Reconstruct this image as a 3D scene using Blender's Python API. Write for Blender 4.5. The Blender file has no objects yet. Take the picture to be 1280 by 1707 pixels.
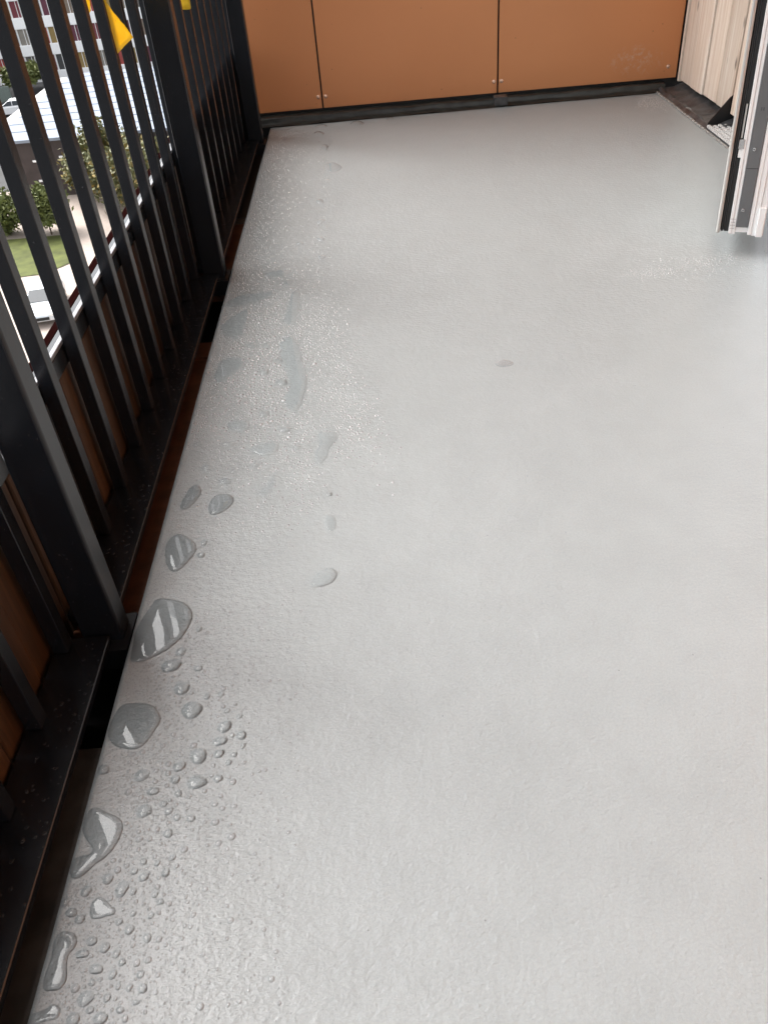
import bpy, bmesh, math, random
import numpy as np
from mathutils import Vector, Matrix, noise

rnd = random.Random(7)
nrg = np.random.default_rng(11)
scene = bpy.context.scene
C = scene.collection

# ------------------------------------------------------------------ camera
cam_data = bpy.data.cameras.new('camera')
cam_data.sensor_fit = 'HORIZONTAL'
cam_data.sensor_width = 36.0
cam_data.lens = 38.44
cam_data.clip_start = 0.02
cam_data.clip_end = 2000.0
camera = bpy.data.objects.new('camera', cam_data)
C.objects.link(camera)
_R = ((0.9968, -0.0780, -0.0181), (-0.0352, -0.6295, 0.7762), (-0.0719, -0.7731, -0.6302))
camera.matrix_world = Matrix([[_R[i][0], -_R[i][1], -_R[i][2], (0, 0, 0.8)[i]] for i in range(3)] + [[0, 0, 0, 1]])
scene.camera = camera

# ------------------------------------------------------------------ sky, sun, exposure
SUN_EL, SUN_AZ = math.radians(48), math.radians(-60)       # azimuth from +Y towards +X
world = bpy.data.worlds.new('World')
scene.world = world
world.use_nodes = True
nt = world.node_tree
nt.nodes.clear()
sky = nt.nodes.new('ShaderNodeTexSky')
sky.sky_type = 'NISHITA'
sky.sun_disc = False
sky.sun_elevation = SUN_EL
sky.sun_rotation = SUN_AZ
sky.air_density = 1.0
sky.dust_density = 4.0
hsv = nt.nodes.new('ShaderNodeHueSaturation')               # overcast: the blue is washed out
hsv.inputs['Saturation'].default_value = 0.22
bg = nt.nodes.new('ShaderNodeBackground')
bg.inputs['Strength'].default_value = 0.15
out = nt.nodes.new('ShaderNodeOutputWorld')
nt.links.new(sky.outputs['Color'], hsv.inputs['Color'])
nt.links.new(hsv.outputs['Color'], bg.inputs['Color'])
nt.links.new(bg.outputs['Background'], out.inputs['Surface'])

sun_data = bpy.data.lights.new('sun', 'SUN')
sun_data.energy = 1.4
sun_data.angle = math.radians(56)
sun_data.color = (1.0, 0.985, 0.97)
sun = bpy.data.objects.new('sun', sun_data)
C.objects.link(sun)
_d = Vector((math.sin(SUN_AZ) * math.cos(SUN_EL), math.cos(SUN_AZ) * math.cos(SUN_EL), math.sin(SUN_EL)))
sun.rotation_euler = _d.to_track_quat('Z', 'Y').to_euler()

scene.view_settings.view_transform = 'Standard'
scene.view_settings.look = 'None'
scene.view_settings.exposure = 1.62
scene.view_settings.gamma = 1.0
scene.view_settings.use_curve_mapping = False

# ------------------------------------------------------------------ helpers
def link(o, parent=None):
    C.objects.link(o)
    if parent is not None:
        o.parent = parent
    return o

def tag(o, label=None, cat=None, group=None, kind=None):
    if label: o['label'] = label
    if cat: o['category'] = cat
    if group: o['group'] = group
    if kind: o['kind'] = kind
    return o

def thing(name, label, cat, loc=(0, 0, 0), rz=0.0, group=None):
    o = bpy.data.objects.new(name, None)
    o.empty_display_size = 0.1
    o.location = loc
    o.rotation_euler = (0, 0, rz)
    link(o)
    return tag(o, label, cat, group)

def mesh(name, verts, faces, smooth=False):
    me = bpy.data.meshes.new(name)
    me.from_pydata([tuple(map(float, v)) for v in verts], [], [tuple(map(int, f)) for f in faces])
    me.update()
    if smooth:
        me.polygons.foreach_set('use_smooth', [True] * len(me.polygons))
    return me

def obj(name, me, mat, parent=None, loc=None, rot=None, scale=None):
    o = bpy.data.objects.new(name, me)
    if mat is not None and not me.materials:
        me.materials.append(mat)
    if loc is not None: o.location = loc
    if rot is not None: o.rotation_euler = rot
    if scale is not None: o.scale = scale
    return link(o, parent)

def box_mesh(name, x0, x1, y0, y1, z0, z1, c=0.0, seg=2):
    bm = bmesh.new()
    bmesh.ops.create_cube(bm, size=1.0)
    bmesh.ops.scale(bm, vec=(x1 - x0, y1 - y0, z1 - z0), verts=bm.verts)
    bmesh.ops.translate(bm, vec=((x0 + x1) / 2, (y0 + y1) / 2, (z0 + z1) / 2), verts=bm.verts)
    if c > 0:
        bmesh.ops.bevel(bm, geom=list(bm.edges), offset=c, segments=seg, profile=0.5, affect='EDGES')
    me = bpy.data.meshes.new(name)
    bm.to_mesh(me)
    bm.free()
    return me

def box(name, b, mat, parent=None, c=0.0, seg=2):
    return obj(name, box_mesh(name, *b, c=c, seg=seg), mat, parent)

class MB:
    """collects simple shapes into one mesh"""
    def __init__(self): self.v, self.f = [], []
    def add(self, vs, fs):
        n = len(self.v)
        self.v += [tuple(p) for p in vs]
        self.f += [tuple(i + n for i in f) for f in fs]
        return self
    def box(self, x0, x1, y0, y1, z0, z1):
        vs = [(x, y, z) for x in (x0, x1) for y in (y0, y1) for z in (z0, z1)]
        return self.add(vs, [(0, 1, 3, 2), (4, 6, 7, 5), (0, 4, 5, 1), (2, 3, 7, 6), (0, 2, 6, 4), (1, 5, 7, 3)])
    def cyl(self, p, q, r0, r1=None, n=10, cap=True):
        r1 = r0 if r1 is None else r1
        p, q = Vector(p), Vector(q)
        d = (q - p).normalized()
        a = d.orthogonal().normalized(); b = d.cross(a)
        vs = []
        for c_, r in ((p, r0), (q, r1)):
            for k in range(n):
                t = 2 * math.pi * k / n
                vs.append(c_ + a * (r * math.cos(t)) + b * (r * math.sin(t)))
        fs = [(k, (k + 1) % n, n + (k + 1) % n, n + k) for k in range(n)]
        if cap: fs += [tuple(range(n - 1, -1, -1)), tuple(range(n, 2 * n))]
        return self.add(vs, fs)
    def prism(self, poly, axis, a0, a1):
        """poly: 2-D outline; axis 'x'/'y'/'z' it is extruded along"""
        def P(u, v, w): return {'x': (w, u, v), 'y': (u, w, v), 'z': (u, v, w)}[axis]
        n = len(poly)
        vs = [P(u, v, a0) for u, v in poly] + [P(u, v, a1) for u, v in poly]
        fs = [(k, (k + 1) % n, n + (k + 1) % n, n + k) for k in range(n)] + [tuple(range(n - 1, -1, -1)), tuple(range(n, 2 * n))]
        return self.add(vs, fs)
    def build(self, name, mat, parent=None, smooth=False, fix=True):
        me = mesh(name, self.v, self.f, smooth)
        if fix:
            bm = bmesh.new(); bm.from_mesh(me)
            bmesh.ops.recalc_face_normals(bm, faces=bm.faces)
            bm.to_mesh(me); bm.free()
        return obj(name, me, mat, parent)

# ------------------------------------------------------------------ materials
def new_mat(name):
    m = bpy.data.materials.new(name)
    m.use_nodes = True
    t = m.node_tree
    return m, t, t.nodes['Principled BSDF']

def node(t, kind, **kw):
    n = t.nodes.new(kind)
    for k, v in kw.items():
        if k in n.inputs: n.inputs[k].default_value = v
        else: setattr(n, k, v)
    return n

def ramp(t, fac, stops):
    r = t.nodes.new('ShaderNodeValToRGB')
    e = r.color_ramp.elements
    while len(e) < len(stops): e.new(0.5)
    for i, (p, c_) in enumerate(stops):
        e[i].position = p
        e[i].color = c_ if len(c_) == 4 else (*c_, 1)
    t.links.new(fac, r.inputs['Fac'])
    return r

def coords(t, scale=(1, 1, 1)):
    tc = t.nodes.new('ShaderNodeTexCoord')
    mp = t.nodes.new('ShaderNodeMapping')
    mp.inputs['Scale'].default_value = scale
    t.links.new(tc.outputs['Object'], mp.inputs['Vector'])
    return mp.outputs['Vector']

def noise_tex(t, vec, scale, detail=3.0, rough=0.5):
    n = t.nodes.new('ShaderNodeTexNoise')
    n.inputs['Scale'].default_value = scale
    n.inputs['Detail'].default_value = detail
    n.inputs['Roughness'].default_value = rough
    t.links.new(vec, n.inputs['Vector'])
    return n.outputs['Fac']

def bump(t, p, height, strength, dist):
    b = t.nodes.new('ShaderNodeBump')
    b.inputs['Strength'].default_value = strength
    b.inputs['Distance'].default_value = dist
    t.links.new(height, b.inputs['Height'])
    t.links.new(b.outputs['Normal'], p.inputs['Normal'])
    return b

def math_n(t, op, a, b):
    m = t.nodes.new('ShaderNodeMath'); m.operation = op
    for i, s in enumerate((a, b)):
        if isinstance(s, (int, float)): m.inputs[i].default_value = s
        else: t.links.new(s, m.inputs[i])
    return m.outputs[0]

def plain(name, col, rough=0.5, metal=0.0, var=0.12, vscale=6.0, bstr=0.0, bscale=60.0, spec=0.5):
    m, t, p = new_mat(name)
    v = coords(t)
    n = noise_tex(t, v, vscale, 4.0)
    lo = [max(0, c_ * (1 - var)) for c_ in col]; hi = [min(1, c_ * (1 + var)) for c_ in col]
    r = ramp(t, n, [(0.3, lo), (0.7, hi)])
    t.links.new(r.outputs['Color'], p.inputs['Base Color'])
    p.inputs['Roughness'].default_value = rough
    p.inputs['Metallic'].default_value = metal
    p.inputs['Specular IOR Level'].default_value = spec
    if bstr > 0:
        bump(t, p, noise_tex(t, v, bscale, 4.0), bstr, 0.002)
    return m

def wood_mat(name, dark, light, knots=True, axis=2, rough=0.65, varo=0.25):
    m, t, p = new_mat(name)
    sc = [1.0, 1.0, 1.0]; sc[axis] = 0.05
    oi = t.nodes.new('ShaderNodeObjectInfo')
    tc = t.nodes.new('ShaderNodeTexCoord')
    add = t.nodes.new('ShaderNodeVectorMath'); add.operation = 'ADD'
    mul = t.nodes.new('ShaderNodeVectorMath'); mul.operation = 'SCALE'
    mul.inputs[0].default_value = (3.1, 7.3, 5.7)
    t.links.new(oi.outputs['Random'], mul.inputs['Scale'])
    t.links.new(tc.outputs['Object'], add.inputs[0]); t.links.new(mul.outputs['Vector'], add.inputs[1])
    mp = t.nodes.new('ShaderNodeMapping'); mp.inputs['Scale'].default_value = sc
    t.links.new(add.outputs['Vector'], mp.inputs['Vector'])
    g1 = noise_tex(t, mp.outputs['Vector'], 38.0, 5.0, 0.65)
    g2 = noise_tex(t, mp.outputs['Vector'], 160.0, 3.0, 0.6)
    s = math_n(t, 'ADD', math_n(t, 'MULTIPLY', g1, 0.75), math_n(t, 'MULTIPLY', g2, 0.25))
    r = ramp(t, s, [(0.32, dark), (0.5, [(a + b) / 2 for a, b in zip(dark, light)]), (0.62, light)])
    col = r.outputs['Color']
    if knots:
        mk = t.nodes.new('ShaderNodeMapping'); k3 = [1, 1, 1]; k3[axis] = 0.45; mk.inputs['Scale'].default_value = k3
        t.links.new(add.outputs['Vector'], mk.inputs['Vector'])
        vo = t.nodes.new('ShaderNodeTexVoronoi'); vo.inputs['Scale'].default_value = 14.0
        t.links.new(mk.outputs['Vector'], vo.inputs['Vector'])
        kr = ramp(t, vo.outputs['Distance'], [(0.06, (1, 1, 1)), (0.16, (0, 0, 0))])
        mx = t.nodes.new('ShaderNodeMix'); mx.data_type = 'RGBA'
        t.links.new(kr.outputs['Color'], mx.inputs[0])
        t.links.new(col, mx.inputs[6]); mx.inputs[7].default_value = (*[d * 0.35 for d in dark], 1)
        col = mx.outputs[2]
    hs = t.nodes.new('ShaderNodeHueSaturation')
    t.links.new(col, hs.inputs['Color'])
    t.links.new(math_n(t, 'ADD', math_n(t, 'MULTIPLY', oi.outputs['Random'], varo), 1 - varo / 2), hs.inputs['Value'])
    t.links.new(hs.outputs['Color'], p.inputs['Base Color'])
    p.inputs['Roughness'].default_value = rough
    bump(t, p, s, 0.25, 0.001)
    return m

def floor_mat():
    m, t, p = new_mat('grey_floor_coating')
    v = coords(t)
    big = noise_tex(t, v, 1.7, 3.0)
    mid = noise_tex(t, v, 14.0, 4.0)
    grain = noise_tex(t, v, 330.0, 2.0, 0.7)
    c_ = ramp(t, math_n(t, 'ADD', math_n(t, 'MULTIPLY', big, 0.3), math_n(t, 'ADD', math_n(t, 'MULTIPLY', mid, 0.25), math_n(t, 'MULTIPLY', grain, 0.45))),
              [(0.3, (0.278, 0.300, 0.303)), (0.7, (0.352, 0.378, 0.382))])
    # grit: sparse dark specks
    speck = t.nodes.new('ShaderNodeTexVoronoi'); speck.inputs['Scale'].default_value = 26.0
    t.links.new(v, speck.inputs['Vector'])
    sr = ramp(t, speck.outputs['Distance'], [(0.018, (1, 1, 1)), (0.03, (0, 0, 0))])
    mx = t.nodes.new('ShaderNodeMix'); mx.data_type = 'RGBA'
    t.links.new(math_n(t, 'MULTIPLY', sr.outputs['Color'], noise_tex(t, v, 5.0, 1.0)), mx.inputs[0])
    t.links.new(c_.outputs['Color'], mx.inputs[6]); mx.inputs[7].default_value = (0.08, 0.08, 0.08, 1)
    t.links.new(mx.outputs[2], p.inputs['Base Color'])
    rr = ramp(t, mid, [(0.3, (0.325,) * 3), (0.7, (0.345,) * 3)])
    t.links.new(rr.outputs['Color'], p.inputs['Roughness'])
    p.inputs['Specular IOR Level'].default_value = 0.5
    # leathery grain of the rolled coating: dents of about a centimetre with finer pores
    vs = coords(t, (1.0, 1.25, 1.0))
    f1 = noise_tex(t, vs, 240.0, 2.0, 0.6)
    f2 = noise_tex(t, vs, 95.0, 2.0, 0.5)
    f3 = noise_tex(t, v, 22.0, 2.0)
    h = math_n(t, 'ADD', math_n(t, 'MULTIPLY', f1, 0.5), math_n(t, 'ADD', math_n(t, 'MULTIPLY', f2, 0.8), math_n(t, 'MULTIPLY', f3, 0.6)))
    bump(t, p, h, 0.55, 0.0019)
    return m

def water_mat(name='clear_water', tint=0.88, ior=1.333, painted_glint=0.0):
    """clear water on a sealed coating: it lets the floor show and mirrors its surroundings by the Fresnel law"""
    m, t, p = new_mat(name)
    t.nodes.remove(p)
    outn = t.nodes['Material Output']
    tr = t.nodes.new('ShaderNodeBsdfTransparent'); tr.inputs['Color'].default_value = (tint, tint, tint, 1)
    gl = t.nodes.new('ShaderNodeBsdfGlossy'); gl.inputs['Roughness'].default_value = 0.02
    gl.inputs['Color'].default_value = (1, 1, 1, 1)
    fr = t.nodes.new('ShaderNodeFresnel'); fr.inputs['IOR'].default_value = ior
    mx = t.nodes.new('ShaderNodeMixShader')
    body = tr.outputs[0]
    if painted_glint > 0:                       # white diffuse paints in the bright dots of light the drops focus
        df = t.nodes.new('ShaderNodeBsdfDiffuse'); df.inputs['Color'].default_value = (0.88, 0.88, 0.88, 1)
        m2 = t.nodes.new('ShaderNodeMixShader'); m2.inputs[0].default_value = painted_glint
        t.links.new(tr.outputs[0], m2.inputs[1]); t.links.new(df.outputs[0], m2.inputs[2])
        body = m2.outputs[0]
    t.links.new(fr.outputs[0], mx.inputs[0]); t.links.new(body, mx.inputs[1]); t.links.new(gl.outputs[0], mx.inputs[2])
    t.links.new(mx.outputs[0], outn.inputs['Surface'])
    return m

def copper_mat():
    m, t, p = new_mat('copper_lacquered_panel')
    v = coords(t)
    n1 = noise_tex(t, v, 1.6, 3.0)
    r = ramp(t, n1, [(0.3, (0.58, 0.236, 0.094)), (0.7, (0.64, 0.264, 0.107))])
    # pale splash of dried cement near the right end of the wall, fine dark grit elsewhere
    tc = t.nodes.new('ShaderNodeTexCoord')
    mp = t.nodes.new('ShaderNodeMapping')
    mp.inputs['Location'].default_value = (-1.02, 0, -0.105)
    mp.vector_type = 'POINT'
    t.links.new(tc.outputs['Object'], mp.inputs['Vector'])
    mp2 = t.nodes.new('ShaderNodeMapping')
    mp2.inputs['Rotation'].default_value = (0, math.radians(40), 0)
    mp2.inputs['Scale'].default_value = (8.5, 0.0, 17.0)
    t.links.new(mp.outputs['Vector'], mp2.inputs['Vector'])
    ln = t.nodes.new('ShaderNodeVectorMath'); ln.operation = 'LENGTH'
    t.links.new(mp2.outputs['Vector'], ln.inputs[0])
    blob = ramp(t, ln.outputs['Value'], [(0.1, (1, 1, 1)), (1.0, (0, 0, 0))])
    st = noise_tex(t, v, 55.0, 6.0, 0.75)
    sm = ramp(t, st, [(0.5, (0, 0, 0)), (0.68, (1, 1, 1))])
    fac = math_n(t, 'MULTIPLY', math_n(t, 'MULTIPLY', blob.outputs['Color'], sm.outputs['Color']), 0.95)
    mx = t.nodes.new('ShaderNodeMix'); mx.data_type = 'RGBA'
    t.links.new(fac, mx.inputs[0]); t.links.new(r.outputs['Color'], mx.inputs[6]); mx.inputs[7].default_value = (0.62, 0.5, 0.42, 1)
    vo = t.nodes.new('ShaderNodeTexVoronoi'); vo.inputs['Scale'].default_value = 22.0
    t.links.new(v, vo.inputs['Vector'])
    gr = ramp(t, vo.outputs['Distance'], [(0.03, (1, 1, 1)), (0.06, (0, 0, 0))])
    mx2 = t.nodes.new('ShaderNodeMix'); mx2.data_type = 'RGBA'
    t.links.new(math_n(t, 'MULTIPLY', gr.outputs['Color'], math_n(t, 'MULTIPLY', noise_tex(t, v, 4.0, 1.0), 0.9)), mx2.inputs[0])
    t.links.new(mx.outputs[2], mx2.inputs[6]); mx2.inputs[7].default_value = (0.1, 0.05, 0.03, 1)
    t.links.new(mx2.outputs[2], p.inputs['Base Color'])
    p.inputs['Roughness'].default_value = 0.42
    p.inputs['Metallic'].default_value = 0.15
    bump(t, p, noise_tex(t, v, 2.2, 2.0), 0.15, 0.02)
    return m

def grass_like(name, lo, hi, scale):
    return plain(name, [(a + b) / 2 for a, b in zip(lo, hi)], 0.9, 0, 0.4, scale)

def leaf_mat(name, cols):
    m, t, p = new_mat(name)
    g = t.nodes.new('ShaderNodeNewGeometry')
    st = [(i / max(1, len(cols) - 1), c_) for i, c_ in enumerate(cols)]
    r = ramp(t, g.outputs['Random Per Island'], st)
    t.links.new(r.outputs['Color'], p.inputs['Base Color'])
    p.inputs['Roughness'].default_value = 0.6
    return m

def tape_mat():
    m, t, p = new_mat('yellow_plastic_tape')
    n = ramp(t, noise_tex(t, coords(t), 40.0, 3.0), [(0.3, (0.88, 0.64, 0.03)), (0.7, (0.93, 0.71, 0.05))])
    t.links.new(n.outputs['Color'], p.inputs['Base Color'])
    p.inputs['Roughness'].default_value = 0.35
    tl = t.nodes.new('ShaderNodeBsdfTranslucent'); t.links.new(n.outputs['Color'], tl.inputs['Color'])
    mx = t.nodes.new('ShaderNodeMixShader'); mx.inputs[0].default_value = 0.45
    t.links.new(p.outputs[0], mx.inputs[1]); t.links.new(tl.outputs[0], mx.inputs[2])
    t.links.new(mx.outputs[0], t.nodes['Material Output'].inputs['Surface'])
    return m

M = {
    'floor': floor_mat(),
    'water': water_mat(),
    'film': water_mat('thin_water_film', 0.99, 1.24),
    'bead': water_mat('glint_painted_bead', 0.98, 1.333, 0.36),  # last value: white share that paints in focused light
    'drop': water_mat('clear_water_drop', 0.953),
    'rivet': plain('bright_rivet', (0.75, 0.5, 0.36), 0.25, 0.5, 0.05),
    'copper': copper_mat(),
    'anthracite': plain('anthracite_lacquer', (0.009, 0.0108, 0.014), 0.25, 0.0, 0.15, 20, 0.05, 300),
    'black_metal': plain('black_metal', (0.006, 0.006, 0.007), 0.45),
    'membrane': plain('black_roofing_membrane', (0.055, 0.055, 0.057), 0.33, 0, 0.5, 35, 0.6, 90),
    'rubber': plain('black_rubber', (0.012, 0.012, 0.012), 0.5),
    'plinth': plain('grey_wet_upstand', (0.022, 0.024, 0.022), 0.35, 0, 0.5, 30, 0.5, 70),
    'sealant': plain('grey_sealant', (0.30, 0.29, 0.27), 0.4, 0, 0.2, 80, 0.5, 150),
    'pine': wood_mat('pale_pine', (0.66, 0.50, 0.38), (0.88, 0.78, 0.67), varo=0.3),
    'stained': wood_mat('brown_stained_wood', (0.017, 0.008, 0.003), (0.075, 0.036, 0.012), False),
    'redbrown': plain('red_brown_flashing', (0.010, 0.0028, 0.0026), 0.8, spec=0.0),
    'rust': plain('dark_brown_trim', (0.13, 0.045, 0.02), 0.45, 0, 0.35, 30, 0.3, 120),
    'greybrown': plain('grey_brown_trim', (0.075, 0.058, 0.045), 0.5, 0, 0.4, 30, 0.3, 120),
    'white_pvc': plain('white_door_plastic', (0.9, 0.9, 0.89), 0.3, 0, 0.01),
    'alu': plain('pale_aluminium', (0.62, 0.60, 0.57), 0.32, 0.6, 0.06),
    'steel': plain('steel', (0.55, 0.55, 0.55), 0.25, 0.9, 0.08),
    'lockgrey': plain('grey_lock_plate', (0.16, 0.165, 0.17), 0.38, 0.35, 0.05),
    'print': plain('grey_print', (0.45, 0.45, 0.45), 0.6),
    'yellow': tape_mat(),
    'concrete': plain('pale_concrete', (0.5, 0.49, 0.47), 0.8),
    'darkroom': plain('dark_interior', (0.05, 0.045, 0.04), 0.8),
    'white_paint': plain('white_facade_paint', (0.9, 0.9, 0.89), 0.7, 0, 0.03),
    'pane': plain('dark_window_pane', (0.12, 0.12, 0.12), 0.08, 0, 0.3, 1.0),
    'roof': plain('pale_grey_roof_membrane', (0.24, 0.27, 0.32), 0.7, 0, 0.08, 0.5, spec=0.2),
    'brownwall': plain('dark_brown_cladding', (0.045, 0.032, 0.03), 0.6, 0, 0.3, 1.2),
    'asphalt': plain('asphalt', (0.06, 0.06, 0.06), 0.9, 0, 0.2, 0.6),
    'lawn': plain('mown_lawn', (0.085, 0.098, 0.022), 0.95, 0, 0.35, 1.2),
    'tyre': plain('tyre_rubber', (0.015, 0.015, 0.015), 0.8),
    'carwhite': plain('white_car_paint', (0.78, 0.78, 0.78), 0.2, 0, 0.02),
    'carsilver': plain('silver_car_paint', (0.55, 0.58, 0.6), 0.22, 0.3, 0.02),
    'glass_dark': plain('tinted_glass', (0.02, 0.025, 0.03), 0.05, 0, 0.1),
    'glint_drop': water_mat('glint_painted_drop', 0.985, 1.3, 0.13),
    'near_bead': water_mat('glint_painted_near_bead', 0.965, 1.333, 0.10),
    'rail_bead': water_mat('glint_painted_rail_bead', 0.98, 1.333, 0.018),
    'rib': plain('pale_ribbed_metal', (0.78, 0.77, 0.75), 0.35, 0.2, 0.05),
    'lamp': plain('car_lamp_lens', (0.7, 0.7, 0.68), 0.1),
    'bark': plain('bark', (0.09, 0.065, 0.045), 0.9, 0, 0.4, 4, 0.5, 12),
    'strip': plain('painted_sky_sheen', (0.24, 0.24, 0.25), 0.35, 0.3, 0.3, 40),  # pale grey carries the sky's reflection in its colour
    'leaf_green': leaf_mat('green_leaves', [(0.07, 0.09, 0.022), (0.12, 0.14, 0.035), (0.17, 0.19, 0.06)]),
    'leaf_olive': leaf_mat('olive_leaves', [(0.07, 0.08, 0.03), (0.13, 0.135, 0.045), (0.12, 0.125, 0.06), (0.15, 0.14, 0.05), (0.24, 0.16, 0.03)]),
}

def paver_mat():
    m, t, p = new_mat('pinkish_pavers')
    v = coords(t)
    b = t.nodes.new('ShaderNodeTexBrick')
    b.inputs['Scale'].default_value = 2.2
    b.inputs['Color1'].default_value = (0.46, 0.38, 0.33, 1)
    b.inputs['Color2'].default_value = (0.40, 0.33, 0.28, 1)
    b.inputs['Mortar'].default_value = (0.27, 0.23, 0.2, 1)
    t.links.new(v, b.inputs['Vector'])
    t.links.new(b.outputs['Color'], p.inputs['Base Color'])
    p.inputs['Roughness'].default_value = 0.85
    return m
M['pavers'] = paver_mat()

# ================================================================== THE BALCONY SHELL
GZ = -18.0
def profile_sheet(name, prof, y0, y1, mat, ny=1, kind='structure', smooth=True):
    vs, fs = [], []
    n = len(prof)
    for j in range(ny + 1):
        y = y0 + (y1 - y0) * j / ny
        vs += [(x, y, z) for x, z in prof]
    for j in range(ny):
        for i in range(n - 1):
            a = j * n + i
            fs.append((a, a + 1, a + n + 1, a + n))
    o = obj(name, mesh(name, vs, fs, smooth), mat)
    return tag(o, kind=kind)

# floor: a level coated sheet whose outer edge is rolled over and down
XE = -0.3735
prof = [(XE - 0.0005, -0.06), (XE - 0.0005, -0.012)]
for k in range(0, 7):
    a = math.pi - (math.pi / 2) * k / 6
    prof.append((XE + 0.009 + 0.0095 * math.cos(a), -0.0095 + 0.0095 * math.sin(a)))
prof += [(XE + 0.03, 0.0), (0.2, 0.0), (0.7, 0.0), (1.22, 0.0)]
floor = profile_sheet('balcony_floor', prof, -2.2, 3.345, M['floor'], 30)
for v in floor.data.vertices:
    if v.co.y > 3.3: v.co.y += 0.02 * (v.co.x - XE) / 1.5
    if v.co.x < XE + 0.02: v.co.x += 0.0018 * noise.noise(Vector((0.3, v.co.y * 3.0, 0.0)))
# slab under it and the balcony above
box('balcony_slab', (-0.36, 1.5, -2.2, 3.335, -0.26, -0.004), M['concrete'])['kind'] = 'structure'
box('balcony_ceiling', (-0.6, 1.6, -1.9, 3.7, 2.42, 2.65), M['concrete'])['kind'] = 'structure'
# house wall on the right with the doorway (beside and behind the camera)
w = box('house_wall', (1.185, 1.45, -2.3, 1.62, -0.02, 2.415), M['copper']); w['kind'] = 'structure'
box('door_reveal', (1.19, 1.45, 1.62, 1.70, -0.02, 2.415), M['white_pvc'], w)
box('room_back_wall', (2.9, 3.0, 1.2, 3.3, -0.02, 2.45), M['darkroom'])['kind'] = 'structure'

# ================================================================== COPPER END WALL
cw = thing('copper_wall', 'copper coloured metal panel wall closing the far end of the balcony', 'wall', (0, 3.42, 0))
box('backing', (-0.6, 1.30, 0.012, 0.10, -0.3, 2.41), M['rubber'], cw)
for x0, x1 in ((-0.60, -0.1705), (-0.1645, 0.4965), (0.5025, 1.176)):
    pn = box('panel', (x0, x1, -0.004, 0.0, 0.036, 2.40), M['copper'], cw, c=0.0012, seg=1)
    for rx in (x0 + 0.011, x1 - 0.011 if x1 < 1 else 1.142):
        for rz_ in (0.076, 0.75, 1.5):
            if rx < -0.5: continue
            bm = bmesh.new()
            bmesh.ops.create_uvsphere(bm, u_segments=10, v_segments=6, radius=0.0075)
            me = bpy.data.meshes.new('rivet'); bm.to_mesh(me); bm.free()
            me.polygons.foreach_set('use_smooth', [True] * len(me.polygons))
            obj('rivet', me, M['rivet'] if 'rivet' in M else M['copper'], pn, (rx, -0.0045, rz_), scale=(1, 0.5, 1))

def wavy_strip(name, x0, x1, y0, y1, nx, ny, fn, mat, amp, fq, parent=None):
    vs, fs = [], []
    for j in range(ny + 1):
        for i in range(nx + 1):
            x = x0 + (x1 - x0) * i / nx; y = y0 + (y1 - y0) * j / ny
            p = Vector(fn(x, y))
            d = noise.noise(Vector((x * fq, y * fq, 2.3))) * amp
            d2 = noise.noise(Vector((x * fq, y * fq, 9.1))) * amp
            vs.append((p.x, p.y + d2, p.z + d))
    for j in range(ny):
        for i in range(nx):
            a = j * (nx + 1) + i
            fs.append((a, a + 1, a + nx + 2, a + nx + 1))
    return obj(name, mesh(name, vs, fs, True), mat, parent)

# membrane upstand under the copper panels
def up(x, y):
    t = (y - 3.33) / 0.10
    yb = 3.335 + 0.02 * (x + 0.37) / 1.5
    if t < 0.35: return (x, yb + 0.03 * t / 0.35, 0.003 + 0.004 * t / 0.35)
    if t < 0.7: return (x, yb + 0.03 + 0.006 * (t - 0.35) / 0.35, 0.007 + 0.018 * (t - 0.35) / 0.35)
    return (x, yb + 0.036 + 0.05 * (t - 0.7) / 0.3, 0.025)
f1 = wavy_strip('base_flashing', -0.52, 1.13, 3.33, 3.43, 150, 14, up, M['plinth'], 0.004, 11.0)
tag(f1, 'dark wet upstand strip under the copper panels along the back of the floor', 'flashing')
br = box('support_bracket', (0.48, 0.53, 3.352, 3.40, 0.004, 0.034), M['membrane'], None, 0.003)
tag(br, 'small dark grey block in the gap below the right copper panel joint', 'bracket')

# ================================================================== TIMBER WALL ON THE RIGHT
tw = thing('timber_wall', 'pale vertical pine board wall to the right of the copper panels', 'wall', (1.18, 0, 0))
bounds = [3.415, 3.393, 3.2605, 3.132, 2.9995, 2.868, 2.800]
for k in range(len(bounds) - 1):
    b1, b0 = bounds[k], bounds[k + 1]
    dz = (0.024, 0.032, 0.034, 0.036, 0.036, 0.036)[k]
    off = (0.0, 0.004, -0.002, 0.002, 0.0, 0.001)[k]
    box('plank', (off, 0.024, b0 + 0.0045, b1 - 0.0045, dz, 2.40), M['pine'], tw, c=0.003, seg=2)
box('corner_board', (-0.012, 0.05, 2.748, 2.796, 0.062, 2.40), M['pine'], tw, c=0.003)
box('backing', (0.028, 0.1, 2.74, 3.42, 0.05, 2.40), M['rubber'], tw)

# membrane flashing between floor and timber
def rf(x, y):
    t = (x - 1.096) / 0.12
    z = 0.002 + 0.010 * math.exp(-((t - 0.14) / 0.07) ** 2) + 0.034 * max(0, t - 0.25) ** 1.2
    return (x, y, z)
f2 = wavy_strip('side_flashing', 1.096, 1.216, 2.82, 3.40, 26, 110, rf, M['membrane'], 0.0075, 22.0)
tag(f2, 'wrinkled black membrane strip at the foot of the pale timber wall', 'flashing')
vs = MB()
pts = [(1.094 + 0.002 * noise.noise(Vector((k * 0.7, 0, 0))), 2.48 + k * 0.03, 0.002) for k in range(31)]
for a, b in zip(pts[:-1], pts[1:]): vs.cyl(a, b, 0.0042, None, 8, True)
tag(vs.build('sealant_bead', M['sealant'], None, True), 'thin pale grey sealant bead between the floor and the black side flashing', 'sealant')

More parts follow.
